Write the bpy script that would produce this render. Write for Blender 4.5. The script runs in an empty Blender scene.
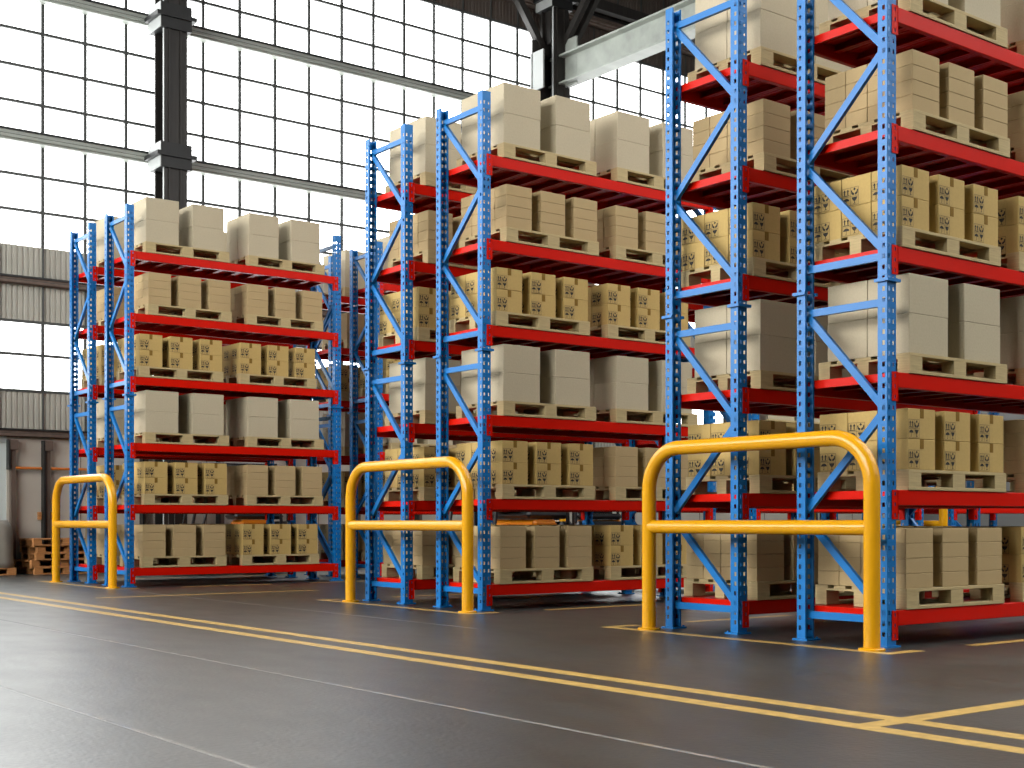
import bpy, bmesh, math
from math import sin, cos, pi, radians
from mathutils import Vector, Matrix

SC = bpy.context.scene
COL = SC.collection
# runs of load numbers: pallets and cartons that show, and the flat cartons beyond the 300 largest
SHOWN = [
  (0, 3), (5, 7), (9, 10), (12, 12), (14, 14), (16, 16), (18, 24), (27, 27), (31, 35), (39, 39), (43, 47), (51, 51), (55, 59), (63, 63), (67, 68),
  (72, 72), (76, 76), (80, 80), (84, 84), (88, 88), (92, 92), (96, 96), (100, 100), (104, 104), (108, 108), (112, 112), (116, 120), (123, 123),
  (126, 129), (132, 132), (135, 137), (139, 139), (142, 142), (145, 145), (148, 148), (151, 151), (154, 157), (159, 161), (163, 166), (168, 168),
  (170, 170), (172, 176), (179, 179), (182, 185), (188, 188), (191, 193), (196, 196), (200, 200), (204, 205), (208, 208), (212, 212), (216, 217),
  (220, 220), (224, 224), (228, 229), (232, 232), (236, 236), (240, 245), (249, 249), (253, 257), (261, 261), (265, 269), (273, 273), (277, 283),
  (285, 290), (293, 293), (296, 296), (299, 311), (313, 315), (318, 318), (326, 332), (335, 335), (339, 343), (351, 355), (359, 359), (363, 367),
  (371, 371), (376, 376), (424, 428), (431, 431), (434, 437), (440, 440), (443, 445), (453, 453), (462, 465), (467, 469), (472, 472), (474, 474),
  (480, 484), (487, 487), (490, 493), (496, 496), (499, 501), (508, 508), (548, 553), (557, 557), (561, 565), (569, 569), (573, 577), (581, 581),
  (585, 597), (607, 614), (616, 619), (621, 623), (625, 628), (630, 632), (634, 639), (643, 643), (647, 651), (655, 655), (659, 663), (667, 667),
  (671, 675), (679, 679), (683, 688), (692, 692), (696, 697), (700, 700), (704, 704), (708, 709), (712, 712), (716, 716), (720, 721), (724, 724),
  (728, 728), (732, 736), (739, 739), (742, 745), (748, 748), (751, 755), (758, 758), (761, 762), (764, 764), (767, 767), (770, 773), (775, 777),
  (779, 782), (784, 786), (788, 792), (795, 795), (798, 801), (804, 804), (807, 810), (812, 812), (816, 816), (820, 822), (824, 824), (828, 828),
  (832, 834), (836, 836), (840, 840), (844, 846), (848, 848), (852, 852), (856, 861), (865, 865), (869, 873), (877, 877), (881, 885), (889, 889),
  (893, 907), (909, 909), (912, 912), (915, 926), (929, 931), (942, 947), (955, 959), (967, 971), (979, 983), (991, 991), (1040, 1044), (1050, 1053),
  (1078, 1081), (1083, 1085), (1088, 1089), (1096, 1100), (1106, 1109), (1115, 1115), (1164, 1169), (1177, 1181), (1189, 1193), (1201, 1205),
  (1207, 1207), (1209, 1213), (1223, 1227), (1229, 1256), (1259, 1260), (1263, 1268), (1271, 1272), (1275, 1280), (1283, 1284), (1287, 1292),
  (1295, 1296), (1299, 1302), (1304, 1305), (1308, 1309), (1312, 1314), (1316, 1317), (1320, 1321), (1324, 1326), (1328, 1329), (1332, 1333),
  (1336, 1338), (1340, 1341), (1344, 1345), (1348, 1353), (1355, 1355), (1358, 1362), (1364, 1364), (1367, 1371), (1374, 1374), (1377, 1380),
  (1383, 1383), (1386, 1409), (1411, 1411), (1414, 1418), (1420, 1420), (1423, 1429), (1432, 1433), (1436, 1441), (1444, 1445), (1448, 1453),
  (1456, 1457), (1460, 1465), (1468, 1469), (1472, 1478), (1481, 1482), (1485, 1490), (1493, 1494), (1497, 1502), (1505, 1506), (1509, 1515),
  (1517, 1518), (1521, 1525), (1528, 1528), (1531, 1535), (1537, 1537), (1539, 1542), (1545, 1546), (1549, 1549), (1554, 1554), (1558, 1562),
  (1571, 1574), (1583, 1586), (1595, 1598), (1656, 1660), (1666, 1668), (1677, 1677), (1694, 1697), (1699, 1700), (1703, 1705), (1708, 1708),
  (1712, 1715), (1722, 1724), (1731, 1731), (1780, 1784), (1793, 1796), (1805, 1808), (1817, 1821), (1823, 1829), (1839, 1845), (1848, 1850),
  (1853, 1854), (1866, 1867), (1869, 1870), (1879, 1879), (1881, 1882), (1891, 1891), (1893, 1894), (1903, 1906), (1964, 1968), (1974, 1977),
  (2002, 2005), (2007, 2009), (2011, 2014), (2020, 2024), (2027, 2027), (2030, 2032), (2041, 2041), (2088, 2092), (2101, 2104), (2113, 2117),
  (2121, 2121), (2125, 2129), (2133, 2133), (2147, 2148), (2150, 2150), (2156, 2158), (2161, 2162), (2174, 2179), (2187, 2191), (2199, 2203),
  (2211, 2215), (2272, 2276), (2279, 2279), (2282, 2285), (2310, 2313), (2315, 2316), (2319, 2319), (2328, 2332), (2338, 2341), (2396, 2402),
  (2409, 2413), (2421, 2425), (2433, 2437), (2441, 2441), (2464, 2464), (2466, 2466), (2482, 2482), (2486, 2486), (2583, 2583), (2592, 2592),
  (2618, 2621), (2624, 2624), (2627, 2628), (2636, 2638), (2640, 2640), (2643, 2643), (2656, 2656), (2664, 2664), (2729, 2729), (2731, 2733),
  (2737, 2737), (2741, 2741), (2743, 2745), (2749, 2749), (2763, 2763), (2766, 2770),
]
REST = [
  (24, 24), (72, 72), (76, 76), (84, 84), (88, 88), (96, 96), (100, 100), (108, 108), (112, 112), (193, 193), (196, 196), (200, 200), (205, 205),
  (208, 208), (212, 212), (217, 217), (220, 220), (224, 224), (229, 229), (232, 232), (236, 236), (242, 242), (278, 278), (282, 283), (286, 288),
  (332, 332), (335, 335), (359, 359), (371, 371), (376, 376), (500, 501), (508, 508), (557, 557), (569, 569), (581, 581), (590, 596), (673, 673),
  (686, 687), (692, 692), (704, 704), (716, 716), (728, 728), (810, 810), (822, 822), (834, 834), (846, 846), (858, 858), (870, 870), (882, 882),
  (884, 884), (894, 894), (898, 900), (902, 904), (947, 947), (959, 959), (969, 969), (981, 981), (1166, 1166), (1178, 1178), (1190, 1190),
  (1202, 1202), (1205, 1205), (1207, 1207), (1209, 1212), (1253, 1254), (1256, 1256), (1260, 1260), (1265, 1266), (1268, 1268), (1272, 1272),
  (1278, 1278), (1280, 1280), (1284, 1284), (1289, 1290), (1292, 1292), (1296, 1296), (1305, 1305), (1309, 1309), (1317, 1317), (1321, 1321),
  (1329, 1329), (1333, 1333), (1341, 1341), (1345, 1345), (1427, 1427), (1429, 1429), (1433, 1433), (1439, 1439), (1441, 1441), (1445, 1445),
  (1451, 1451), (1453, 1453), (1457, 1457), (1463, 1463), (1465, 1465), (1469, 1469), (1475, 1476), (1478, 1478), (1482, 1482), (1486, 1488),
  (1490, 1490), (1494, 1494), (1499, 1499), (1502, 1502), (1506, 1506), (1511, 1511), (1514, 1515), (1518, 1518), (1562, 1562), (1574, 1574),
  (1586, 1586), (1598, 1598), (1783, 1784), (1795, 1796), (1807, 1808), (1818, 1821), (1823, 1828), (1867, 1867), (1869, 1870), (1879, 1879),
  (1881, 1882), (1891, 1891), (1893, 1894), (1903, 1906), (2041, 2041), (2089, 2092), (2101, 2104), (2113, 2117), (2121, 2121), (2125, 2129),
  (2133, 2133), (2176, 2179), (2188, 2191), (2200, 2203), (2212, 2215), (2398, 2399), (2401, 2402), (2410, 2413), (2422, 2422), (2424, 2425),
  (2434, 2434), (2437, 2437), (2441, 2441), (2486, 2486), (2656, 2656), (2664, 2664), (2729, 2729), (2731, 2733), (2737, 2737), (2741, 2741),
  (2743, 2745), (2749, 2749),
]
ALL = False

# ------------------------------------------------------------------ measured layout (metres)
X3, Y3 = 8.3144, 6.167
X2, Y2 = 8.3165, 11.2999
X1, Y1 = 7.2462, 18.4727
D, GAP, L = .8676, .6347, 3.5388
ROW = D + GAP
LEVELS = [4.8548, 3.9564, 3.0412, 2.0846, 1.1905, .2763]
HTOP = 5.52
WALL = 24.9

# ------------------------------------------------------------------ materials
def mat(name, col, rough=.5, metal=0., noise=0., nscale=20., stretch=(1, 1, 1), bump=0., spec=None, bscale=None, col2=None, coat=0.):
    m = bpy.data.materials.new(name); m.use_nodes = True
    nt = m.node_tree; b = nt.nodes['Principled BSDF']
    b.inputs['Roughness'].default_value = rough
    b.inputs['Metallic'].default_value = metal
    b.inputs['Base Color'].default_value = (*col, 1)
    if spec is not None: b.inputs['Specular IOR Level'].default_value = spec
    if coat: b.inputs['Coat Weight'].default_value = coat; b.inputs['Coat Roughness'].default_value = .12
    if noise or bump:
        tc = nt.nodes.new('ShaderNodeTexCoord'); mp = nt.nodes.new('ShaderNodeMapping')
        mp.inputs['Scale'].default_value = stretch
        nt.links.new(tc.outputs['Object'], mp.inputs['Vector'])
        n = nt.nodes.new('ShaderNodeTexNoise'); n.inputs['Scale'].default_value = nscale; n.inputs['Detail'].default_value = 5
        nt.links.new(mp.outputs['Vector'], n.inputs['Vector'])
        if noise:
            r = nt.nodes.new('ShaderNodeValToRGB')
            r.color_ramp.elements[0].position = .3; r.color_ramp.elements[1].position = .7
            c2 = col2 or tuple(c * (1 - noise) for c in col)
            r.color_ramp.elements[0].color = (*c2, 1)
            r.color_ramp.elements[1].color = (*[min(1, c * (1 + noise * .6)) for c in col], 1)
            nt.links.new(n.outputs['Fac'], r.inputs['Fac']); nt.links.new(r.outputs['Color'], b.inputs['Base Color'])
        if bump:
            bp = nt.nodes.new('ShaderNodeBump'); bp.inputs['Strength'].default_value = bump; bp.inputs['Distance'].default_value = .01
            src = n
            if bscale:
                src = nt.nodes.new('ShaderNodeTexNoise'); src.inputs['Scale'].default_value = bscale
                nt.links.new(mp.outputs['Vector'], src.inputs['Vector'])
            nt.links.new(src.outputs['Fac'], bp.inputs['Height']); nt.links.new(bp.outputs['Normal'], b.inputs['Normal'])
    return m

def glow(name, col, strength):
    m = bpy.data.materials.new(name); m.use_nodes = True
    b = m.node_tree.nodes['Principled BSDF']
    b.inputs['Base Color'].default_value = (.04, .042, .042, 1); b.inputs['Roughness'].default_value = .6; b.inputs['Specular IOR Level'].default_value = .1
    b.inputs['Emission Color'].default_value = (*col, 1); b.inputs['Emission Strength'].default_value = strength
    return m

M = {
 'blue': mat('blue_paint', (.004, .16, .47), .33, spec=.35),
 'red': mat('red_paint', (.60, .007, .0005), .3, spec=.11),
 'yellow': mat('yellow_paint', (.72, .34, .003), .25, spec=.3, coat=.3),
 'line': mat('yellow_floor_paint', (.50, .32, .08), .42, noise=.25, nscale=14, spec=.8),
 'white_line': mat('pale_floor_joint', (.26, .27, .26), .40, noise=.4, nscale=9, spec=1., coat=.7),
 'card_big': mat('pale_cardboard', (.475, .41, .28), .8, noise=.06, nscale=60, bump=.03),
 'card_flat': mat('plain_cardboard', (.44, .32, .155), .85, noise=.07, nscale=30, stretch=(1, 1, 14)),
 'card_print': mat('tan_cardboard', (.50, .345, .115), .85, noise=.05, nscale=40),
 'tape': mat('brown_tape', (.22, .125, .025), .8, spec=.15),
 'ink': mat('dark_ink', (.028, .024, .018), .8),
 'inkline': mat('brown_ink', (.14, .10, .05), .8),
 'wood': mat('pale_pallet_wood', (.47, .365, .18), .8, noise=.16, nscale=9, stretch=(.6, .6, 14)),
 'oldwood': mat('brown_pallet_wood', (.50, .22, .07), .8, noise=.3, nscale=6, stretch=(.6, .6, 8)),
 'mullion': mat('dark_mullion', (.05, .055, .052), .5),
 'girt': mat('grey_galvanised_steel', (.33, .36, .32), .45, noise=.2, nscale=3, stretch=(.2, 1, 1)),
 'dark': mat('dark_steel', (.008, .009, .009), .5, noise=.4, nscale=5),
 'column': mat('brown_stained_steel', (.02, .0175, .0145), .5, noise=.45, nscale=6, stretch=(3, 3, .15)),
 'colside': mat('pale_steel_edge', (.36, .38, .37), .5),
 'corr': mat('grey_corrugated_sheet', (.40, .39, .335), .55, noise=.1, nscale=2),
 'corr_shaded': mat('shaded_corrugated_sheet', (.085, .066, .053), .6, noise=.15, nscale=2),  # upper cladding, with the roof's shade put into its dark colour
 'panel': mat('beige_wall_panel', (.50, .46, .39), .6, noise=.1, nscale=1.5),
 'post': mat('brown_post', (.12, .085, .065), .6, noise=.25, nscale=8, stretch=(1, 1, .3)),
 'orange': mat('orange_paint', (.62, .17, .015), .4),
 'forkorange': mat('orange_truck_paint', (.72, .22, .01), .35),
 'black': mat('black_plastic', (.012, .013, .014), .3),
 'rubber': mat('black_rubber', (.012, .012, .012), .8),
 'roof': mat('dark_roof_sheet', (.03, .027, .025), .7),
 'wrap': mat('grey_stretch_film', (.32, .30, .255), .35, noise=.15, nscale=4, bump=.25, bscale=7),
 'plain': mat('plain_wall', (.14, .14, .135), .8),
 'doorm': mat('pale_door_sheet', (.62, .68, .66), .5),
 'pane': glow('frosted_daylight_pane', (.985, 1, .99), 5.8),
 'pane_hi': glow('bright_daylight_pane', (1, .98, .94), 2.2),
 'pane_left_unseen': glow('unseen_side_light_pane', (1, .99, .975), 11.),
 'pane_roof_added': glow('added_roof_light_pane', (1, .995, .98), 7.6),  # added roof strips, out of view, lighting floor and carton fronts
}

def floor_mat():
    m = bpy.data.materials.new('polished_concrete'); m.use_nodes = True
    nt = m.node_tree; b = nt.nodes['Principled BSDF']; N = nt.nodes.new; Lk = nt.links.new
    tc = N('ShaderNodeTexCoord')
    n1 = N('ShaderNodeTexNoise'); n1.inputs['Scale'].default_value = .55; n1.inputs['Detail'].default_value = 7; n1.inputs['Roughness'].default_value = .62
    n2 = N('ShaderNodeTexNoise'); n2.inputs['Scale'].default_value = 4.5; n2.inputs['Detail'].default_value = 6
    n3 = N('ShaderNodeTexNoise'); n3.inputs['Scale'].default_value = 30; n3.inputs['Detail'].default_value = 5
    mp = N('ShaderNodeMapping'); mp.inputs['Scale'].default_value = (1, .35, 1)
    Lk(tc.outputs['Object'], mp.inputs['Vector']); Lk(mp.outputs['Vector'], n2.inputs['Vector'])
    Lk(tc.outputs['Object'], n1.inputs['Vector']); Lk(tc.outputs['Object'], n3.inputs['Vector'])
    r = N('ShaderNodeValToRGB'); e = r.color_ramp.elements
    b.inputs['Specular IOR Level'].default_value = .85; b.inputs['Coat Weight'].default_value = .5; b.inputs['Coat Roughness'].default_value = .36; b.inputs['Coat IOR'].default_value = 1.6
    e[0].position = .32; e[0].color = (.004, .006, .0045, 1); e[1].position = .72; e[1].color = (.014, .018, .014, 1)
    mx = N('ShaderNodeMix'); mx.data_type = 'FLOAT'; mx.inputs[0].default_value = .4
    Lk(n1.outputs['Fac'], mx.inputs[2]); Lk(n2.outputs['Fac'], mx.inputs[3]); Lk(mx.outputs[0], r.inputs['Fac'])
    Lk(r.outputs['Color'], b.inputs['Base Color'])
    rr = N('ShaderNodeMapRange'); rr.inputs['From Min'].default_value = .3; rr.inputs['From Max'].default_value = .7
    rr.inputs['To Min'].default_value = .34; rr.inputs['To Max'].default_value = .53
    Lk(mx.outputs[0], rr.inputs['Value']); Lk(rr.outputs['Result'], b.inputs['Roughness'])
    bu = N('ShaderNodeBump'); bu.inputs['Strength'].default_value = .42; bu.inputs['Distance'].default_value = .01
    Lk(n3.outputs['Fac'], bu.inputs['Height']); Lk(bu.outputs['Normal'], b.inputs['Normal'])
    return m
M['floor'] = floor_mat()

# ------------------------------------------------------------------ mesh helpers
class MB:
    def __init__(s): s.v = []; s.f = []; s.m = []
    def poly(s, pts, mi=0):
        k = len(s.v); s.v += [tuple(p) for p in pts]; s.f.append(tuple(range(k, k + len(pts)))); s.m.append(mi)
    def box(s, x0, x1, y0, y1, z0, z1, mi=0):
        k = len(s.v)
        s.v += [(x, y, z) for z in (z0, z1) for y in (y0, y1) for x in (x0, x1)]
        for q in ((0, 2, 3, 1), (4, 5, 7, 6), (0, 1, 5, 4), (2, 6, 7, 3), (0, 4, 6, 2), (1, 3, 7, 5)):
            s.f.append(tuple(k + i for i in q)); s.m.append(mi)
        return s
    def bar(s, p, q, w, h, up=(0, 0, 1), mi=0):
        p = Vector(p); q = Vector(q); d = (q - p).normalized(); u = Vector(up)
        if abs(d.dot(u)) > .98: u = Vector((0, 1, 0))
        a = d.cross(u).normalized(); c = a.cross(d).normalized(); k = len(s.v)
        for o in (p, q):
            for sa, sc in ((-1, -1), (1, -1), (1, 1), (-1, 1)): s.v.append(tuple(o + a * sa * w / 2 + c * sc * h / 2))
        for f in ((0, 1, 2, 3), (7, 6, 5, 4), (0, 4, 5, 1), (1, 5, 6, 2), (2, 6, 7, 3), (3, 7, 4, 0)):
            s.f.append(tuple(k + i for i in f)); s.m.append(mi)
        return s
    def tube(s, path, r, n=16, caps=True, mi=0):
        path = [Vector(p) for p in path]; k = len(s.v); prev = None
        for i, p in enumerate(path):
            t = (path[min(i + 1, len(path) - 1)] - path[max(i - 1, 0)]).normalized()
            if prev is None:
                a = t.cross(Vector((0, 0, 1)))
                if a.length < .1: a = t.cross(Vector((0, 1, 0)))
                a.normalize()
            else:
                a = (prev - t * prev.dot(t)).normalized()
            prev = a; b = t.cross(a)
            for j in range(n):
                th = 2 * pi * j / n; s.v.append(tuple(p + a * r * cos(th) + b * r * sin(th)))
        for i in range(len(path) - 1):
            for j in range(n):
                s.f.append((k + i * n + j, k + i * n + (j + 1) % n, k + (i + 1) * n + (j + 1) % n, k + (i + 1) * n + j)); s.m.append(mi)
        if caps:
            s.f.append(tuple(k + j for j in range(n))[::-1]); s.m.append(mi)
            e = k + (len(path) - 1) * n; s.f.append(tuple(e + j for j in range(n))); s.m.append(mi)
        return s
    def ring(s, c, axis, prof, n=24, mi=0):
        """closed lathe of (radius, height) profile about an axis through c"""
        ax = Vector(axis).normalized(); a = ax.orthogonal().normalized(); b = ax.cross(a); k = len(s.v); c = Vector(c); P = len(prof)
        for r, h in prof:
            for j in range(n):
                th = 2 * pi * j / n; s.v.append(tuple(c + ax * h + a * r * cos(th) + b * r * sin(th)))
        for i in range(P - 1):
            for j in range(n):
                s.f.append((k + i * n + j, k + i * n + (j + 1) % n, k + (i + 1) * n + (j + 1) % n, k + (i + 1) * n + j)); s.m.append(mi)
        s.f.append(tuple(k + j for j in range(n))[::-1]); s.m.append(mi)
        s.f.append(tuple(k + (P - 1) * n + j for j in range(n))); s.m.append(mi)
        return s
    def plate(s, o, u, v, us, vs, holes, mi=0):
        """flat sheet with rectangular holes: us, vs are sorted breaks along u and v; holes(i, j) true leaves the cell out"""
        o = Vector(o); u = Vector(u); v = Vector(v)
        k = len(s.v); nu = len(us)
        for b in vs:
            for a in us: s.v.append(tuple(o + u * a + v * b))
        for j in range(len(vs) - 1):
            for i in range(nu - 1):
                if holes(i, j): continue
                s.f.append((k + j * nu + i, k + j * nu + i + 1, k + (j + 1) * nu + i + 1, k + (j + 1) * nu + i)); s.m.append(mi)
        return s
    def mesh(s, name, mats, bevel=0., smooth=False, weld=False, thick=0.):
        me = bpy.data.meshes.new(name); me.from_pydata(s.v, [], s.f)
        for i, p in enumerate(me.polygons): p.material_index = s.m[i]
        for m in (mats if isinstance(mats, (list, tuple)) else [mats]): me.materials.append(M[m] if isinstance(m, str) else m)
        bm = bmesh.new(); bm.from_mesh(me)
        if weld: bmesh.ops.remove_doubles(bm, verts=bm.verts, dist=1e-5)
        bmesh.ops.recalc_face_normals(bm, faces=bm.faces)
        if thick: bmesh.ops.solidify(bm, geom=bm.faces[:], thickness=thick)
        if bevel: bmesh.ops.bevel(bm, geom=bm.edges[:], offset=bevel, segments=1, affect='EDGES', profile=.5)
        if smooth:
            for f in bm.faces: f.smooth = True
            for e in bm.edges:
                if len(e.link_faces) == 2 and e.calc_face_angle(0) > .7: e.smooth = False
        bm.to_mesh(me); bm.free(); me.update()
        return me

def link(name, data, parent=None, loc=(0, 0, 0), rz=0.):
    o = bpy.data.objects.new(name, data); COL.objects.link(o)
    o.location = loc; o.rotation_euler = (0, 0, rz)
    if parent: o.parent = parent
    return o
def thing(o, label, cat, group=None):
    o['label'] = label; o['category'] = cat
    if group: o['group'] = group
    return o
def struct(name, mb, mats, parent=None, **k):
    o = link(name, mb.mesh(name, mats, **k), parent)
    if not parent: o['kind'] = 'structure'
    return o
def copy_tree(o, parent=None):
    c = o.copy(); COL.objects.link(c)
    if parent: c.parent = parent
    for ch in list(o.children):
        copy_tree(ch, c)
    return c

# ------------------------------------------------------------------ pallet rack
PITCH = .0815
def hole_breaks(zs, h): 
    out = []
    for z in zs: out += [z - h / 2, z + h / 2]
    return out
def upright_mesh():
    """roll-formed post, open to +Y; front face at y=0, x 0..0.11, perforated on the front and both sides"""
    W, DP, LIP, H = .110, .085, .018, HTOP
    zs = [.10 + PITCH * i for i in range(int((H - .14) / PITCH))]
    vs = [0.] + hole_breaks(zs, .035) + [H]
    odd = lambda j: j % 2 == 1
    mb = MB()
    us = [0, .016, .037, .068, .090, W]
    mb.plate((0, 0, 0), (1, 0, 0), (0, 0, 1), us, vs, lambda i, j: odd(j) and i in (1, 3))
    su = [0, .020, .044, DP]
    mb.plate((0, 0, 0), (0, 1, 0), (0, 0, 1), su, vs, lambda i, j: odd(j) and i == 1)
    mb.plate((W, 0, 0), (0, 1, 0), (0, 0, 1), su, vs, lambda i, j: odd(j) and i == 1)
    mb.plate((0, DP, 0), (1, 0, 0), (0, 0, 1), [0, LIP], vs, lambda i, j: False)
    mb.plate((W - LIP, DP, 0), (1, 0, 0), (0, 0, 1), [0, LIP], vs, lambda i, j: False)
    return mb.mesh('upright', 'blue', weld=True, thick=.003)
def base_plate_mesh():
    mb = MB(); mb.box(-.03, .14, -.02, .125, 0, .014)
    for x, y in ((-.014, .10), (.124, .10)): mb.ring((x, y, .014), (0, 0, 1), [(.011, 0), (.011, .012)], 6)
    return mb.mesh('base_plate', 'blue')
def collar_mesh():
    mb = MB(); z0, z1, e = 2.760, 2.784, .026
    mb.box(-e, .11 + e, -e, -.002, z0, z1); mb.box(-e, -.002, -.002, .10, z0, z1); mb.box(.112, .11 + e, -.002, .10, z0, z1)
    return mb.mesh('collar', 'blue')
def brace_mesh(y0, z0, y1, z1):
    """C-channel in the plane of the frame, web towards -X"""
    mb = MB(); p, q = Vector((0, y0, z0)), Vector((0, y1, z1)); d = (q - p).normalized(); n = Vector((1, 0, 0)).cross(d)
    up = n; w, t = .058, .004
    mb.bar(p, q, t, w, up)
    for sgn in (-1, 1):
        o = n * sgn * (w / 2 - t / 2) + Vector((.017, 0, 0)); mb.bar(p + o, q + o, .034, t, up)
    return mb.mesh('brace', 'blue')
def beam_mesh():
    mb = MB(); mb.box(.112, L - .112, .004, .054, -.117, 0)
    return mb.mesh('beam', 'red', bevel=.005)
def connector_mesh(flip=False):
    zs = [-.03, -.11, -.19]; vs = [-.222] + sorted(hole_breaks(zs, .028)) + [0.]
    mb = MB(); mb.plate((.055, -.006, 0), (1, 0, 0), (0, 0, 1), [0, .030, .046, .066], vs, lambda i, j: j % 2 == 1 and i == 1)
    mb.plate((.121, -.006, 0), (0, 1, 0), (0, 0, 1), [0, .06], [-.222, 0], lambda i, j: False)
    if flip: mb.v = [(L - x, y, z) for x, y, z in mb.v]
    return mb.mesh('connector', 'red', weld=True, thick=.004)
def deck_mesh():
    mb = MB(); x0, x1 = .118, L - .118; n = 11; w = (x1 - x0) / n; y0, y1 = .057, D - .057
    for i in range(n):
        a, b = x0 + i * w + .003, x0 + (i + 1) * w - .003
        mb.box(a, b, y0, y1, -.006, -.001)
        mb.box(a, a + .004, y0, y1, -.066, -.006); mb.box(b - .004, b, y0, y1, -.066, -.006)
        mb.box(a + .004, a + .03, y0, y1, -.066, -.062); mb.box(b - .03, b - .004, y0, y1, -.066, -.062)
        mb.box((a + b) / 2 - .02, (a + b) / 2 + .02, y0, y1, -.03, -.006)
    return mb.mesh('shelf_deck', 'red')

A, B = .06, D - .06
BRACES = [(A, .205, B, .205), (A, .235, B, .965), (B, 1.04, A, 1.80), (A, 1.80, B, 2.60), (A, 2.615, B, 2.615),
          (A, 2.965, B, 2.965), (A, 2.995, B, 3.775), (B, 3.83, A, 4.55), (A, 4.545, B, 5.345), (A, 5.365, B, 5.365)]
def build_rack():
    root = link('pallet_rack', None)
    um, bm_, cm = upright_mesh(), base_plate_mesh(), collar_mesh()
    brm = [brace_mesh(*b) for b in BRACES]
    for fx in (0., L - .11):
        for back in (0, 1):
            u = link('upright', um, root, (fx + (.11 if back else 0), D if back else 0, 0), pi if back else 0)
            link('base_plate', bm_, u); link('collar', cm, u)
        for m in brm: link('brace', m, root, (fx + .052, 0, 0))
    be, c0, c1, dk = beam_mesh(), connector_mesh(), connector_mesh(True), deck_mesh()
    for z in LEVELS:
        for back in (0, 1):
            b = link('beam', be, root, (L if back else 0, D if back else 0, z), pi if back else 0)
            link('connector', c0, b); link('connector', c1, b)
        link('shelf_deck', dk, root, (0, 0, z))
    return root

RACKS = [  # name in labels, x, y, label
 ('nearest front rack', X3, Y3, 'blue and red pallet rack facing the aisle behind the largest yellow barrier'),
 ('nearest rear rack', X3, Y3 + ROW, 'blue and red pallet rack back to back with the rack at the largest barrier'),
 ('middle front rack', X2, Y2, 'blue and red pallet rack facing the aisle at the middle yellow barrier'),
 ('middle rear rack', X2, Y2 + ROW, 'blue and red pallet rack back to back behind the rack at the middle barrier'),
 ('far front rack', X1, Y1, 'blue and red pallet rack facing the aisle at the most distant yellow barrier'),
 ('far rear rack', X1, Y1 + ROW, 'blue and red pallet rack nearest the glazed wall, behind the far front rack'),
 ('next far front rack', X1 + L + .675, Y1, 'blue pallet rack standing past a narrow gap in line with the far front rack'),
 ('next far rear rack', X1 + L + .675, Y1 + ROW, 'blue pallet rack past the gap in line with the far rear rack'),
 ('next middle front rack', X2 + L + .675, Y2, 'blue rack in line past the middle front rack, glimpsed under the shelves'),
 ('', X2 + L + .675, Y2 + ROW, 'empty blue rack in line past the middle rear rack, glimpsed under the shelves'),
 ('', X2 + 2 * (L + .675), Y2, 'last empty blue rack in the middle front line, glimpsed under the nearest shelves'),
 ('', X2 + 2 * (L + .675), Y2 + ROW, 'last empty blue rack in the middle rear line, glimpsed under the nearest shelves'),
]
proto = build_rack()
for i, (_, x, y, lab) in enumerate(RACKS):
    r = proto if i == 0 else copy_tree(proto)
    r.location = (x, y, 0); thing(r, lab, 'rack', 'blue and red pallet racks')

# ------------------------------------------------------------------ pallets and cartons
PH, PW, PD = .158, 1.32, .88
def pallet_parts(w=PW, d=PD, h=PH):
    fx, fy, fz = w / 1.32, d / .88, h / .158
    def sc(mb): mb.v = [(x * fx, y * fy, z * fz) for x, y, z in mb.v]; return mb
    top = MB()
    for a, b in ((0, .126), (.186, .302), (.362, .518), (.578, .694), (.754, .88)): top.box(0, 1.32, a, b, .134, .158)
    cross = MB()
    for a, b in ((0, .16), (.575, .74), (1.155, 1.32)): cross.box(a, b, .001, .879, .118, .134)
    blocks = []
    for a, b in ((.001, .159), (.576, .739), (1.156, 1.319)):
        for c, e in ((.001, .114), (.386, .495), (.767, .879)): blocks.append(sc(MB().box(a, b, c, e, .026, .118)))
    bot = []
    for c, e in ((0, .115), (.385, .496), (.766, .88)): bot.append(sc(MB().box(0, 1.32, c, e, 0, .026)))
    return sc(top), sc(cross), blocks, bot
def build_pallet(name, material, *a):
    top, cross, blocks, bot = pallet_parts(*a)
    root = link(name, None)
    link('top_deck', top.mesh('top_deck', material, bevel=.002), root)
    link('cross_boards', cross.mesh('cross_boards', material), root)
    for b in blocks: link('block', b.mesh('block', material), root)
    for b in bot: link('bottom_board', b.mesh('bottom_board', material, bevel=.002), root)
    return root

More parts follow.
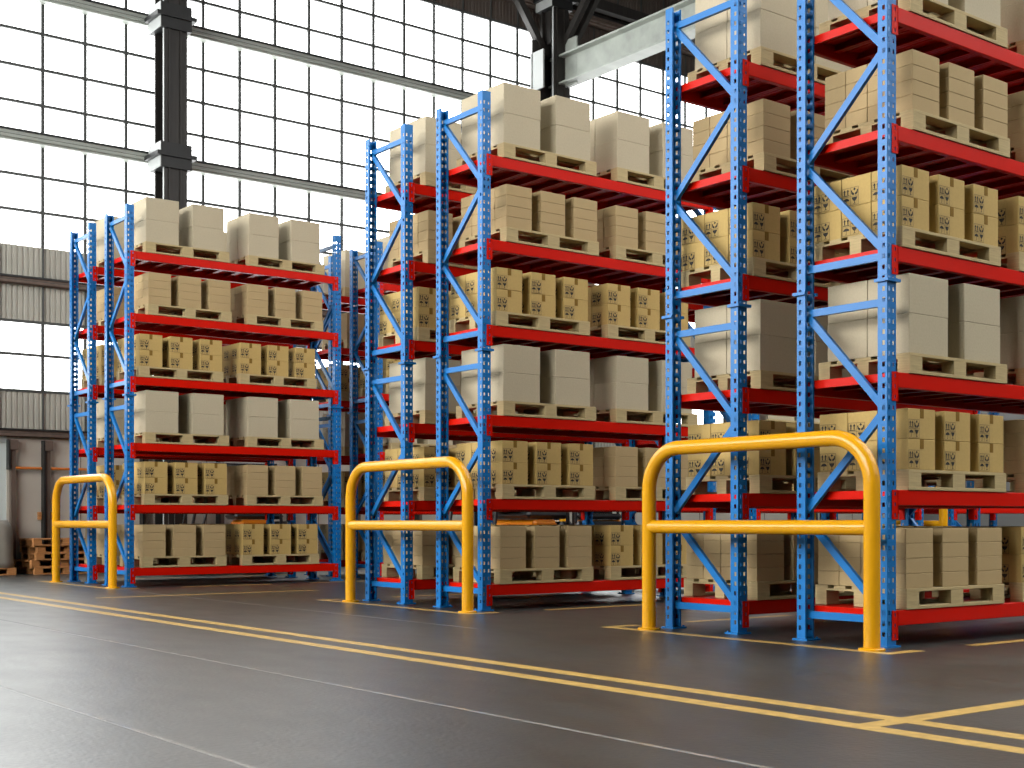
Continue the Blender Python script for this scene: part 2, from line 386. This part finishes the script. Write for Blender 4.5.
def carton_mesh(name, m, w, d, h):
    mb = MB(); g = .0015; mb.box(g, w - g, g, d - g, .0004, h - .0008)
    return mb.mesh(name, m, bevel=.0035)
CA = (.508, .392, .3055); CB = (.353, .211, .1155); CC = (.353, .284, .2345)
meA = carton_mesh('large_carton', 'card_big', *CA)
CT = (.508, .392, .326)
meT = carton_mesh('tall_carton', 'card_big', *CT)
meB = carton_mesh('flat_carton', 'card_flat', *CB)
meC = carton_mesh('printed_carton', 'card_print', *CC)
def symbols_mesh():
    """2 x 2 grid of handling symbols in the X-Z plane, unit square, facing -Y; ink lies just proud of the board"""
    mb = MB(); E = -.0012
    R = lambda x0, x1, z0, z1, mi=0: mb.poly([(x0, E, z0), (x1, E, z0), (x1, E, z1), (x0, E, z1)], mi)
    T = lambda pts, mi=0: mb.poly([(x, E, z) for x, z in pts], mi)
    t = .022
    for a in (0, .5 - t / 2, 1 - t): R(a, a + t, 0, 1, 1); 
    for a in (0, .5 - t / 2, 1 - t):
        R(t, .5 - t / 2, a, a + t, 1); R(.5 + t / 2, 1 - t, a, a + t, 1)
    for c in (.15, .35):                                           # this way up
        R(c - .034, c + .034, .62, .82); T([(c - .082, .80), (c + .082, .80), (c, .94)])
    R(.06, .44, .555, .60)
    T([(.75, .965), (.83, .88), (.75, .795), (.67, .88)])            # hands holding a parcel
    for s in (-1, 1):
        pts = [(.02, .555), (.11, .565), (.19, .64), (.215, .82), (.155, .85), (.12, .72), (.02, .655)]
        T([(.75 + s * x, z) for x, z in pts][::s])
    a = [(.25 + .19 * cos(pi * i / 8), .27 + .16 * sin(pi * i / 8)) for i in range(9)]; T(a)   # umbrella
    R(.234, .266, .06, .28); R(.19, .266, .06, .09)
    T([(.575, .44), (.925, .44), (.88, .32), (.79, .22), (.71, .22), (.62, .32)]); R(.73, .77, .10, .23); R(.67, .83, .07, .10)  # glass
    return mb
def placed(mb, sx, sz, x, z, side=False):
    o = MB(); o.f = list(mb.f); o.m = list(mb.m)
    if side: o.v = [(vy, CC[1] - (x + vx * sx), z + vz * sz) for vx, vy, vz in mb.v]
    else: o.v = [(x + vx * sx, vy, z + vz * sz) for vx, vy, vz in mb.v]
    return o
def ink_mesh(mb, side):
    me = bpy.data.meshes.new('handling_symbols'); me.from_pydata(mb.v, [], mb.f)
    for i, p in enumerate(me.polygons): p.material_index = mb.m[i]
    me.materials.append(M['ink']); me.materials.append(M['inkline'])
    return me
SY = symbols_mesh()
me_front = ink_mesh(placed(SY, .137, .142, .006, .008), 0)
me_side = ink_mesh(placed(SY, .160, .142, .008, .008, True), 1)
tp = MB(); tw = .0225; cx = CC[0] / 2
tp.box(cx - tw, cx + tw, -.0006, CC[1] + .0006, CC[2] - .0012, CC[2] + .0002)
tp.box(cx - tw, cx + tw, -.0010, .0018, CC[2] - .073, CC[2] - .0012)
me_tape = tp.mesh('tape', 'tape')

def build_printed():
    r = link('printed_carton', meC)
    link('tape', me_tape, r)['label'] = 'brown sealing tape'
    s = link('handling_symbols', me_front, r); s['label'] = 'black handling symbols on the front'
    s = link('handling_symbols', me_side, r); s['label'] = 'black handling symbols on the end'
    return r

protoP = build_pallet('wooden_pallet', 'wood'); protoC = build_printed(); protoA = link('large_carton', meA); protoB = link('flat_carton', meB); protoT = link('tall_carton', meT)
used = set()
def inst(p):
    if p.name not in used: used.add(p.name); return p
    return copy_tree(p)
KINDS = {'A': ('large', CA, 2, 2, 2, .723), 'T': ('tall', CT, 2, 2, 2, .723), 'B': ('flat', CB, 3, 4, 4, .474), 'C': ('printed', CC, 3, 3, 2, .471)}
LOAD = [('T', 'T', .281, 1.92), ('B', 'B', .318, 1.897), ('C', 'C', .184, 1.775), ('A', 'A', .276, 1.905), ('C', 'B', .262, 1.893), ('B', 'C', .235, 1.82)]
SHELF = ['top', 'fifth', 'fourth', 'third', 'second', 'bottom']
LAYER = {2: ['lower', 'upper'], 4: ['bottom', 'second', 'third', 'top']}
COLS = {2: ['aisle-end', 'inner'], 3: ['aisle-end', 'middle', 'inner']}
DEEP = {2: ['front', 'rear'], 3: ['front', 'mid-depth', 'rear'], 4: ['front', 'second-deep', 'third-deep', 'rear']}
mask = {i for a, b in SHOWN for i in range(a, b + 1)}; fill = {i for a, b in REST for i in range(a, b + 1)}
idx = 0; ITEMS = []; filler = MB()
for ri in range(9):
    rn, rx, ry, _ = RACKS[ri]
    for li, (k0, k1, o0, o1) in enumerate(LOAD):
        z = LEVELS[li]
        for pi_, (k, off) in enumerate(((k0, o0), (k1, o1))):
            side = ('barrier-end', 'inner')[pi_]
            px, py = rx + off, ry - .005
            if ALL or idx in mask:
                p = inst(protoP); p.location = (px, py, z + .002)
                kn = {'A': 'large cartons', 'T': 'tall cartons', 'B': 'flat cartons', 'C': 'printed cartons'}[k]
                thing(p, f"pale pallet of {kn}, {side} place, {SHELF[li]} shelf, {rn}", 'pallet', 'pallets on the rack shelves')
                ITEMS.append((idx, p))
            idx += 1
            nm, (w, d, h), nx, ny, nz, pitch = KINDS[k]
            for iz in range(nz):
                for ix in range(nx):
                    for iy in range(ny):
                        vis = ALL or idx in mask
                        bx, by, bz = px + .008 + ix * pitch + (.004 * ((iz + ix) % 2) if k in 'AT' else 0), py + .013 + iy * (d + .001), z + PH + .003 + iz * h
                        if vis and not ALL and idx in fill:
                            filler.box(bx + .0015, bx + w - .0015, by + .0015, by + d - .0015, bz + .0004, bz + h - .0008)
                        elif vis:
                            o = inst({'A': protoA, 'T': protoT, 'B': protoB, 'C': protoC}[k]); o.location = (bx, by, bz)
                            thing(o, f"{nm} carton, {LAYER[nz][iz]} layer, {COLS[nx][ix]} {DEEP[ny][iy]} stack, {side} pallet, {SHELF[li]} shelf, {rn}", 'carton',
                                  {'A': 'large cartons on pallets', 'T': 'tall cartons on the top shelves', 'B': 'flat plain cartons on pallets', 'C': 'printed cartons on pallets'}[k])
                            ITEMS.append((idx, o))
                        idx += 1
if filler.v:
    o = link('flat_cartons_remainder', filler.mesh('flat_cartons_remainder', 'card_flat'))
    o['kind'] = 'stuff'; thing(o, 'the remaining flat plain cartons deeper in the racks, smallest in view', 'cartons')

# ------------------------------------------------------------------ yellow barriers
def build_barrier():
    root = link('safety_barrier', None); r, ln, ht, R = .062, 2.37, 1.645 - .062, .36
    path = [(0, 0, .0), (0, 0, ht - R)] + [(0, R - R * cos(t), ht - R + R * sin(t)) for t in [pi / 2 * i / 10 for i in range(1, 11)]]
    path += [(0, ln - R + R * sin(t), ht - R + R * cos(t)) for t in [pi / 2 * i / 10 for i in range(0, 11)]] + [(0, ln, 0)]
    link('hoop', MB().tube(path, r, 24).mesh('hoop', 'yellow', smooth=True), root)
    link('crossbar', MB().tube([(0, .03, .905), (0, ln - .03, .905)], .058, 24).mesh('crossbar', 'yellow', smooth=True), root)
    bp = MB().ring((0, 0, 0), (0, 0, 1), [(.098, 0), (.098, .014), (.092, .02)], 28).mesh('base_plate', 'yellow')
    link('base_plate', bp, root); link('base_plate', bp, root, (0, ln, 0))
    return root
bar = build_barrier()
for i, (x, y, lab) in enumerate(((8.06, Y3 - .055, 'largest yellow tube barrier, standing at the end of the nearest racks'),
                                 (8.06, Y2 - .09, 'yellow tube barrier at the end of the middle pair of racks'),
                                 (7.0, Y1 - .10, 'most distant yellow tube barrier, beside the brown pallet stack'),
                                 (15.32, Y1 - .10, 'yellow tube barrier past the narrow gap beyond the far front rack'),
                                 (16.41, Y2 - .09, 'yellow tube barrier in the narrow gap in the middle rack line'))):
    b = bar if i == 0 else copy_tree(bar)
    b.location = (x, y, 0); thing(b, lab, 'barrier', 'yellow barriers at rack ends')

# ------------------------------------------------------------------ floor and its markings
XL, XR, YF, ZR = -9., 34., -13., 15.4
f = struct('floor', MB().box(XL, XR, YF, WALL + .2, -.2, 0), 'floor')
def line(name, rects, m='line', z=.0015):
    mb = MB()
    for x0, x1, y0, y1 in rects: mb.box(x0, x1, y0, y1, .0002, z)
    return struct(name, mb, m)
line('floor_marking', [(5.30, 5.42, -12, 24)]); line('floor_marking', [(4.98, 5.10, -12, 24)])
line('floor_marking', [(5.10, 5.30, 3.82, 3.94), (5.42, 14, 3.82, 3.94)])
for (xx, ya, yb) in ((7.975, 5.90, 8.92), (7.975, 11.05, 14.10), (6.92, 18.12, 21.2)):
    rect = [(xx - .05, xx + .05, ya - .05, yb + .05)]
    for y in (ya, yb):
        rect.append((xx + .05, xx + .36, y - .05, y + .05))
        for k in range(4): rect.append((xx + 1.02 + 2.1 * k, xx + 2.45 + 2.1 * k, y - .05, y + .05))
    line('floor_marking', rect)
line('floor_marking', [(5.95, 9.05, 16.11, 16.21)])
line('floor_joint', [(3.90, 3.925, -12, 24)], 'white_line', .001); line('floor_joint', [(2.325, 2.35, -12, 24)], 'white_line', .001)
line('floor_joint', [(6.93, 6.938, 9.5, 18)], 'white_line', .001)

# ------------------------------------------------------------------ glazed back wall
PX0, PXW, PZW = -8.66, .8, .667          # columns stand every 12 panels
CX = [.80, 10.40, 20.0, 29.6]
MUL0 = 8.149
def bay_edges(): return [XL] + CX + [XR]
edges = bay_edges(); wn = 1
def mullions(mb, x0, x1, z0, z1, zs):
    k = math.ceil((x0 - MUL0) / PXW)
    while MUL0 + k * PXW < x1:
        x = MUL0 + k * PXW; mb.box(x - .029, x + .029, WALL - .03, WALL + .02, z0, z1); k += 1
    for z in zs: mb.box(x0, x1, WALL - .032, WALL + .02, z - .026, z + .026)
for i in range(len(edges) - 1):
    x0, x1 = edges[i], edges[i + 1]
    for z0, z1, zs in ((6.04, 12.72, [6.69, 7.345, 8.685, 9.352, 10.02, 11.38, 12.05, 12.70]), (3.345, 4.655, [3.36, 4.03, 4.64])):
        w = struct(f'window_{wn}', MB().box(x0, x1, WALL + .02, WALL + .05, z0, z1), 'pane'); wn += 1
        mb = MB(); mullions(mb, x0 + .01, x1 - .01, z0, z1, zs); struct('mullions', mb, 'mullion', w)
def corrugated(name, x0, x1, z0, z1, m, pitch=.1, dp=.02):
    mb = MB(); n = int((x1 - x0) / pitch); pr = []
    for i in range(n):
        a = x0 + i * pitch; pr += [(a, 0), (a + pitch * .12, dp), (a + pitch * .7, dp), (a + pitch * .82, 0)]
    pr.append((x0 + n * pitch, 0))
    k = 0
    for x, d in pr: mb.v += [(x, WALL - d, z0), (x, WALL - d, z1)]
    for i in range(len(pr) - 1): mb.f.append((2 * i, 2 * i + 2, 2 * i + 3, 2 * i + 1)); mb.m.append(0)
    mb.box(x0, x1, WALL + .02, WALL + .2, z0, z1)
    k = math.ceil((x0 - MUL0) / PXW)
    while MUL0 + k * PXW < x1 - .1:
        x = MUL0 + k * PXW; mb.box(x - .016, x + .016, WALL - .045, WALL, z0 + .01, z1 - .01, 1); k += 1
    return struct(name, mb, [m, 'mullion'])
corrugated('wall_back', XL, XR, 4.655, 6.04, 'corr'); corrugated('wall_back_low', XL, XR, 2.6, 3.345, 'corr'); corrugated('wall_back_high', XL, XR, 12.72, ZR, 'corr_shaded')
base = MB(); base.box(XL, 6.2, WALL, WALL + .2, 0, 2.6); base.box(7.5, XR, WALL, WALL + .2, 0, 2.6)
x = 7.58
while x < XR: base.box(x, x + .012, WALL - .008, WALL, .05, 2.45, 1); x += 1.28
struct('wall_back_base', base, ['panel', 'post'])
struct('door_1', MB().box(6.2, 7.5, WALL + .03, WALL + .12, 0, 2.4).box(6.2, 7.5, WALL, WALL + .2, 2.4, 2.6), 'doorm')
tn = 1
def trim(mb, mats, **k):
    global tn
    o = struct(f'trim_{tn}', mb, mats, **k); tn += 1; return o
# girts: cold-formed rails along the wall
for z in (2.575, 5.385, 8.0, 10.665, 13.33):
    mb = MB(); y0, y1 = (WALL - .30, WALL - .05) if z > 5.5 else (WALL - .16, WALL - .035); hh = .105 if z > 5.5 else .075
    mb.box(XL, XR, y0, y1, z + hh - .035, z + hh, 1); mb.box(XL, XR, y0 + .03, y1, z - .004, z + hh - .035, 0); mb.box(XL, XR, y0, y1, z - .012, z - .004, 1); mb.box(XL, XR, y0, y1, z - .06, z - .012, 0); mb.box(XL, XR, y0 + .05, y1, z - hh, z - .06, 0)
    trim(mb, ['girt', 'dark'] if 5.5 < z < 12 else ['post', 'dark'])  # topmost girt turns brown to carry the shade it lies in
# columns with brackets at the girts
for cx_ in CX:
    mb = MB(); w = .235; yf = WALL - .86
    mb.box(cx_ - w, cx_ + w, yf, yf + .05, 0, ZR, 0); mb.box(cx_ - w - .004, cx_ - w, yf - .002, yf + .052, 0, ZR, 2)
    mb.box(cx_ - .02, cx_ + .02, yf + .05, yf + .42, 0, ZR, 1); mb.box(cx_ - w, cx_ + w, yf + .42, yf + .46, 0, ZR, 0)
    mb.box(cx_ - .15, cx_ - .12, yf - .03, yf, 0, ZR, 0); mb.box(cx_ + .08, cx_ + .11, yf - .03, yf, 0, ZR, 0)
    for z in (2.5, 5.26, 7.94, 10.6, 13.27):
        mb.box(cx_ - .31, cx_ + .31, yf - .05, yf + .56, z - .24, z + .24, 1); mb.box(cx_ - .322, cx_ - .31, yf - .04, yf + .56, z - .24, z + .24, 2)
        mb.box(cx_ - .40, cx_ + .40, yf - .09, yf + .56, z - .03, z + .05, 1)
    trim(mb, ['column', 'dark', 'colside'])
# low posts, brackets and orange pipe of the wall base
for x in (7.565, 8.20, 10.1, 11.7, 13.3, 14.9, 16.5):
    mb = MB(); mb.box(x - .02, x + .06, WALL - .12, WALL, 0, 2.35, 0); mb.box(x - .075, x - .04, WALL - .16, WALL, 0 if x > 8 else 1.9, 2.45, 1)
    mb.box(x - .05, x + .09, WALL - .18, WALL, 2.26, 2.44, 0); trim(mb, ['post', 'dark'])
trim(MB().tube([(7.62, WALL - .1, 1.93), (8.10, WALL - .1, 1.93)], .025, 10).tube([(8.28, WALL - .1, 1.93), (9.98, WALL - .1, 1.93)], .025, 10), 'orange')
trim(MB().box(8.05, 8.10, WALL - .1, WALL - .01, .98, 1.12).box(8.27, 8.36, WALL - .1, WALL - .01, .98, 1.12), 'oldwood')

# ------------------------------------------------------------------ the rest of the hall
def holed_wall(name, axis, pos, a0, a1, za, zb, w0, w1, pane, m='plain'):
    """wall along one axis with a strip window between za and zb"""
    mb = MB(); t = .2
    def bx(mb, u0, u1, z0, z1, d0=0, d1=t, mi=0):
        if axis == 'X': mb.box(pos - d1 if pos < 0 else pos + d0, pos - d0 if pos < 0 else pos + d1, u0, u1, z0, z1, mi)
        else: mb.box(u0, u1, pos - d1, pos - d0, z0, z1, mi)
    bx(mb, a0, a1, 0, za); bx(mb, a0, a1, zb, ZR)
    if w0 > a0: bx(mb, a0, w0, za, zb)
    if w1 < a1: bx(mb, w1, a1, za, zb)
    struct(name, mb, m)
    global wn
    a0, a1 = w0, w1
    p = MB(); bx(p, a0, a1, za, zb, .05, .1); w = struct(f'window_{wn}', p, pane); wn += 1
    q = MB(); n = int((a1 - a0) / 1.6)
    for i in range(n + 1):
        u = a0 + (a1 - a0) * i / n; bx(q, max(a0, u - .03), min(a1, u + .03), za, zb, 0, .05)
    z = za + 1.33
    while z < zb: bx(q, a0, a1, z - .02, z + .02, .005, .045); z += 1.33
    struct('mullions', q, 'mullion', w)
holed_wall('wall_left', 'X', XL, YF, WALL, 4.5, 13.5, 1.5, WALL, 'pane_left_unseen')  # unseen window strip, its length set to light the rack ends
holed_wall('wall_front', 'Y', YF, XL, XR, 8., 15., 6., XR, 'pane_hi')
struct('wall_right', MB().box(XR, XR + .2, YF, WALL + .2, 0, ZR), 'plain')
# roof with unseen light strips added to brighten floor and carton fronts
roof = MB(); y = YF; ys = [(-9, -5.5), (-3, 1.2), (3.4, 5.6), (8.6, 11.0)]
prev = YF
SKX = 7.5  # added strips start here so the gaps between cartons stay dark
for a, b in ys: roof.box(XL, XR, prev, a, ZR, ZR + .15); roof.box(XL, SKX, a, b, ZR, ZR + .15); prev = b
roof.box(XL, XR, prev, WALL + .2, ZR, ZR + .15)
struct('ceiling', roof, 'roof')
for a, b in ys:
    w = struct(f'window_{wn}', MB().box(SKX, XR, a, b, ZR + .05, ZR + .1), 'pane_roof_added'); wn += 1
y = WALL - 1.2
while y > YF:
    mb = MB(); mb.box(XL, XR, y - .04, y + .04, ZR - .22, ZR - .001); trim(mb, 'dark'); y -= 2.4
# lattice girder and the crane beam that ends at the glazed wall's column
def ibeam(mb, x, y0, y1, z0, z1, w, t, mi=0):
    mb.box(x - w / 2, x + w / 2, y0, y1, z1 - t, z1, mi); mb.box(x - w / 2, x + w / 2, y0, y1, z0, z0 + t, mi); mb.box(x - t / 3, x + t / 3, y0, y1, z0 + t, z1 - t, mi)
for k, cx_ in enumerate(CX[1:]):
    mb = MB(); ibeam(mb, cx_ + .12, YF, WALL - .25, 11.24, 11.93, .40, .045); mb.box(cx_ + .10, cx_ + .14, WALL - 1.3, WALL - .87, 11.2, 12.3)
    if k == 1: trim(mb, 'girt')
    mb = MB()
    if k != 1: continue
    yj = WALL - .45; zj = 11.95
    mb.box(cx_ - .55, cx_ - .51, WALL - .86, WALL - .38, 11.08, 11.98, 1)
    mb.box(cx_ - .55, cx_ + .25, yj - .02, yj + .02, 10.9, 12.3, 0)
    mb.bar((cx_ - .1, yj, zj), (cx_ - 2.6, yj, ZR), .16, .16)
    for o in (-.12, .14): mb.bar((cx_ + .25 + o, yj - .1, zj), (cx_ + .25 + o, yj - 3.4, ZR), .12, .16)
    mb.bar((cx_ + .1, yj, zj + .3), (cx_ + .1, yj, ZR), .5, .4)
    mb.bar((cx_ + .3, yj, 13.6), (cx_ + 14, yj, 13.6), .2, .25); mb.bar((cx_ + .3, yj - 2, 14.3), (cx_ + 14, yj - 2, 14.3), .2, .25)
    trim(mb, ['column', 'colside'])

# ------------------------------------------------------------------ left corner: wrapped load and brown pallets
stack = build_pallet('wooden_pallet', 'oldwood', 1.2, .9, .128)
PL = ['lowest', 'second from the floor', 'middle', 'second from the top', 'topmost']
for i, (dx, dy, rz) in enumerate(((0, 0, 0), (-.05, .02, .03), (.02, -.02, -.02), (.06, .03, .04), (-.02, 0, -.03))):
    p = stack if i == 0 else copy_tree(stack)
    p.location = (7.66 + dx, 23.82 + dy, .128 * i); p.rotation_euler = (0, 0, rz)
    thing(p, f'brown wooden pallet, {PL[i]} in the stack by the beige wall', 'pallet', 'brown pallets stacked by the wall')
p = copy_tree(stack); p.location = (6.15, 23.85, 0); p.rotation_euler = (0, 0, 0)
thing(p, 'brown wooden pallet on the floor under the grey wrapped load', 'pallet')
def wrapped():
    bm = bmesh.new(); bmesh.ops.create_cube(bm, size=1)
    bmesh.ops.subdivide_edges(bm, edges=bm.edges[:], cuts=6, use_grid_fill=True)
    for v in bm.verts:
        x, y, z = v.co; t = z + .5; s = 1 - .05 * t - (.10 if t > .86 else 0) + .012 * sin(9 * z + 4 * x + 3 * y)
        v.co = Vector((x * 1.14 * s, y * .84 * s, t * .84 + .128))
    for f in bm.faces: f.smooth = True
    me = bpy.data.meshes.new('wrapped_load'); bm.to_mesh(me); bm.free(); me.materials.append(M['wrap']); return me
w = link('wrapped_load', wrapped(), None, (6.75, 24.3, 0)); thing(w, 'grey film-wrapped load on a brown pallet at the wall', 'wrapped load')

# ------------------------------------------------------------------ forklifts glimpsed through the racks
def cyl(c, ax, r, w, n=24): return MB().ring(c, ax, [(r * .55, -w / 2), (r, -w / 2 + .015), (r, w / 2 - .015), (r * .55, w / 2)], n)
def build_forklift():
    root = link('forklift', None)
    b = MB(); b.box(-.75, .75, -.48, .48, .22, .62); b.box(-.75, -.2, -.46, .46, .62, .98)
    link('body', b.mesh('body', 'forkorange', bevel=.06), root)
    link('counterweight', MB().box(-1.15, -.76, -.5, .5, .2, .95).mesh('counterweight', 'black', bevel=.09), root)
    h = MB(); h.box(-1.0, -.1, -.44, .44, .985, 1.10); link('hood', h.mesh('hood', 'black', bevel=.05), root)
    s = MB(); s.box(-.5, 0, -.24, .24, 1.105, 1.18); s.bar((-.5, 0, 1.18), (-.58, 0, 1.62), .46, .09, (1, 0, 0)); link('seat', s.mesh('seat', 'black', bevel=.02), root)
    st = MB().tube([(.45, 0, .6), (.28, 0, 1.25)], .025, 10)
    st.tube([(.28 + .15 * cos(t) * .9, .17 * sin(t), 1.26 + .06 * cos(t)) for t in [2 * pi * i / 20 for i in range(21)]], .014, 8); link('steering_wheel', st.mesh('steering_wheel', 'black', smooth=True), root)
    g = MB()
    for y in (-.46, .46):
        g.tube([(.7, y, .6), (.45, y, 1.98), (-.85, y, 1.98), (-.95, y, .9)], .03, 10)
    for i in range(7): g.tube([(.4 - i * .2, -.46, 1.98), (.4 - i * .2, .46, 1.98)], .018, 8)
    link('overhead_guard', g.mesh('overhead_guard', 'black'), root)
    m = MB()
    for y in (-.36, .30): m.box(.84, .94, y, y + .06, .06, 1.98)
    for z in (.3, 1.1, 1.9): m.box(.86, .92, -.30, .30, z, z + .07)
    link('mast', m.mesh('mast', 'black'), root)
    for y in (-.28, .18): link('fork', MB().box(.96, 1.0, y, y + .1, .06, .6).box(1.0, 2.0, y, y + .1, .06, .10).mesh('fork', 'dark'), root)
    for x, r in ((-.72, .24), (.5, .29)):
        for y in (-.49, .49): link('wheel', cyl((x, y, r), (0, 1, 0), r, .18).mesh('wheel', 'rubber', smooth=True), root)
    return root
fk = build_forklift(); fk.location = (11.85, 15.6, 0); fk.rotation_euler = (0, 0, 3.3)
thing(fk, 'orange and black forklift in the aisle behind the middle racks', 'forklift', 'forklifts between the racks')
f2 = copy_tree(fk); f2.location = (10.6, 22.35, 0); f2.rotation_euler = (0, 0, 2.9)
thing(f2, 'orange and black forklift parked behind the far racks by the wall', 'forklift', 'forklifts between the racks')
f3 = copy_tree(fk); f3.location = (17.75, 20.2, 0); f3.rotation_euler = (0, 0, .9)
thing(f3, 'orange and black forklift beyond the far racks, glimpsed under the middle rack shelves', 'forklift', 'forklifts between the racks')

# ------------------------------------------------------------------ world, camera, view
w = bpy.data.worlds.new('world'); SC.world = w; w.use_nodes = True
w.node_tree.nodes['Background'].inputs[0].default_value = (.8, .88, 1, 1); w.node_tree.nodes['Background'].inputs[1].default_value = .3
cam = bpy.data.cameras.new('camera'); co = bpy.data.objects.new('camera', cam); COL.objects.link(co)
FPX, ANG = 1325.15, .6568
cam.sensor_width = 36; cam.lens = FPX * 36 / 1024; cam.shift_y = (521 - 384) / 1024
co.location = (0, 0, .955); co.rotation_euler = (pi / 2, 0, -ANG)
cam.clip_end = 200
cam.dof.use_dof = True; cam.dof.focus_distance = 11.; cam.dof.aperture_fstop = 7
SC.camera = co
SC.view_settings.view_transform = 'Standard'; SC.view_settings.look = 'None'; SC.view_settings.exposure = 0.; SC.view_settings.gamma = 1.
SC.view_settings.use_curve_mapping = False
SC.cycles.use_denoising = True
SC.cycles.max_bounces = 8; SC.cycles.diffuse_bounces = 1; SC.cycles.caustics_reflective = False; SC.cycles.caustics_refractive = False
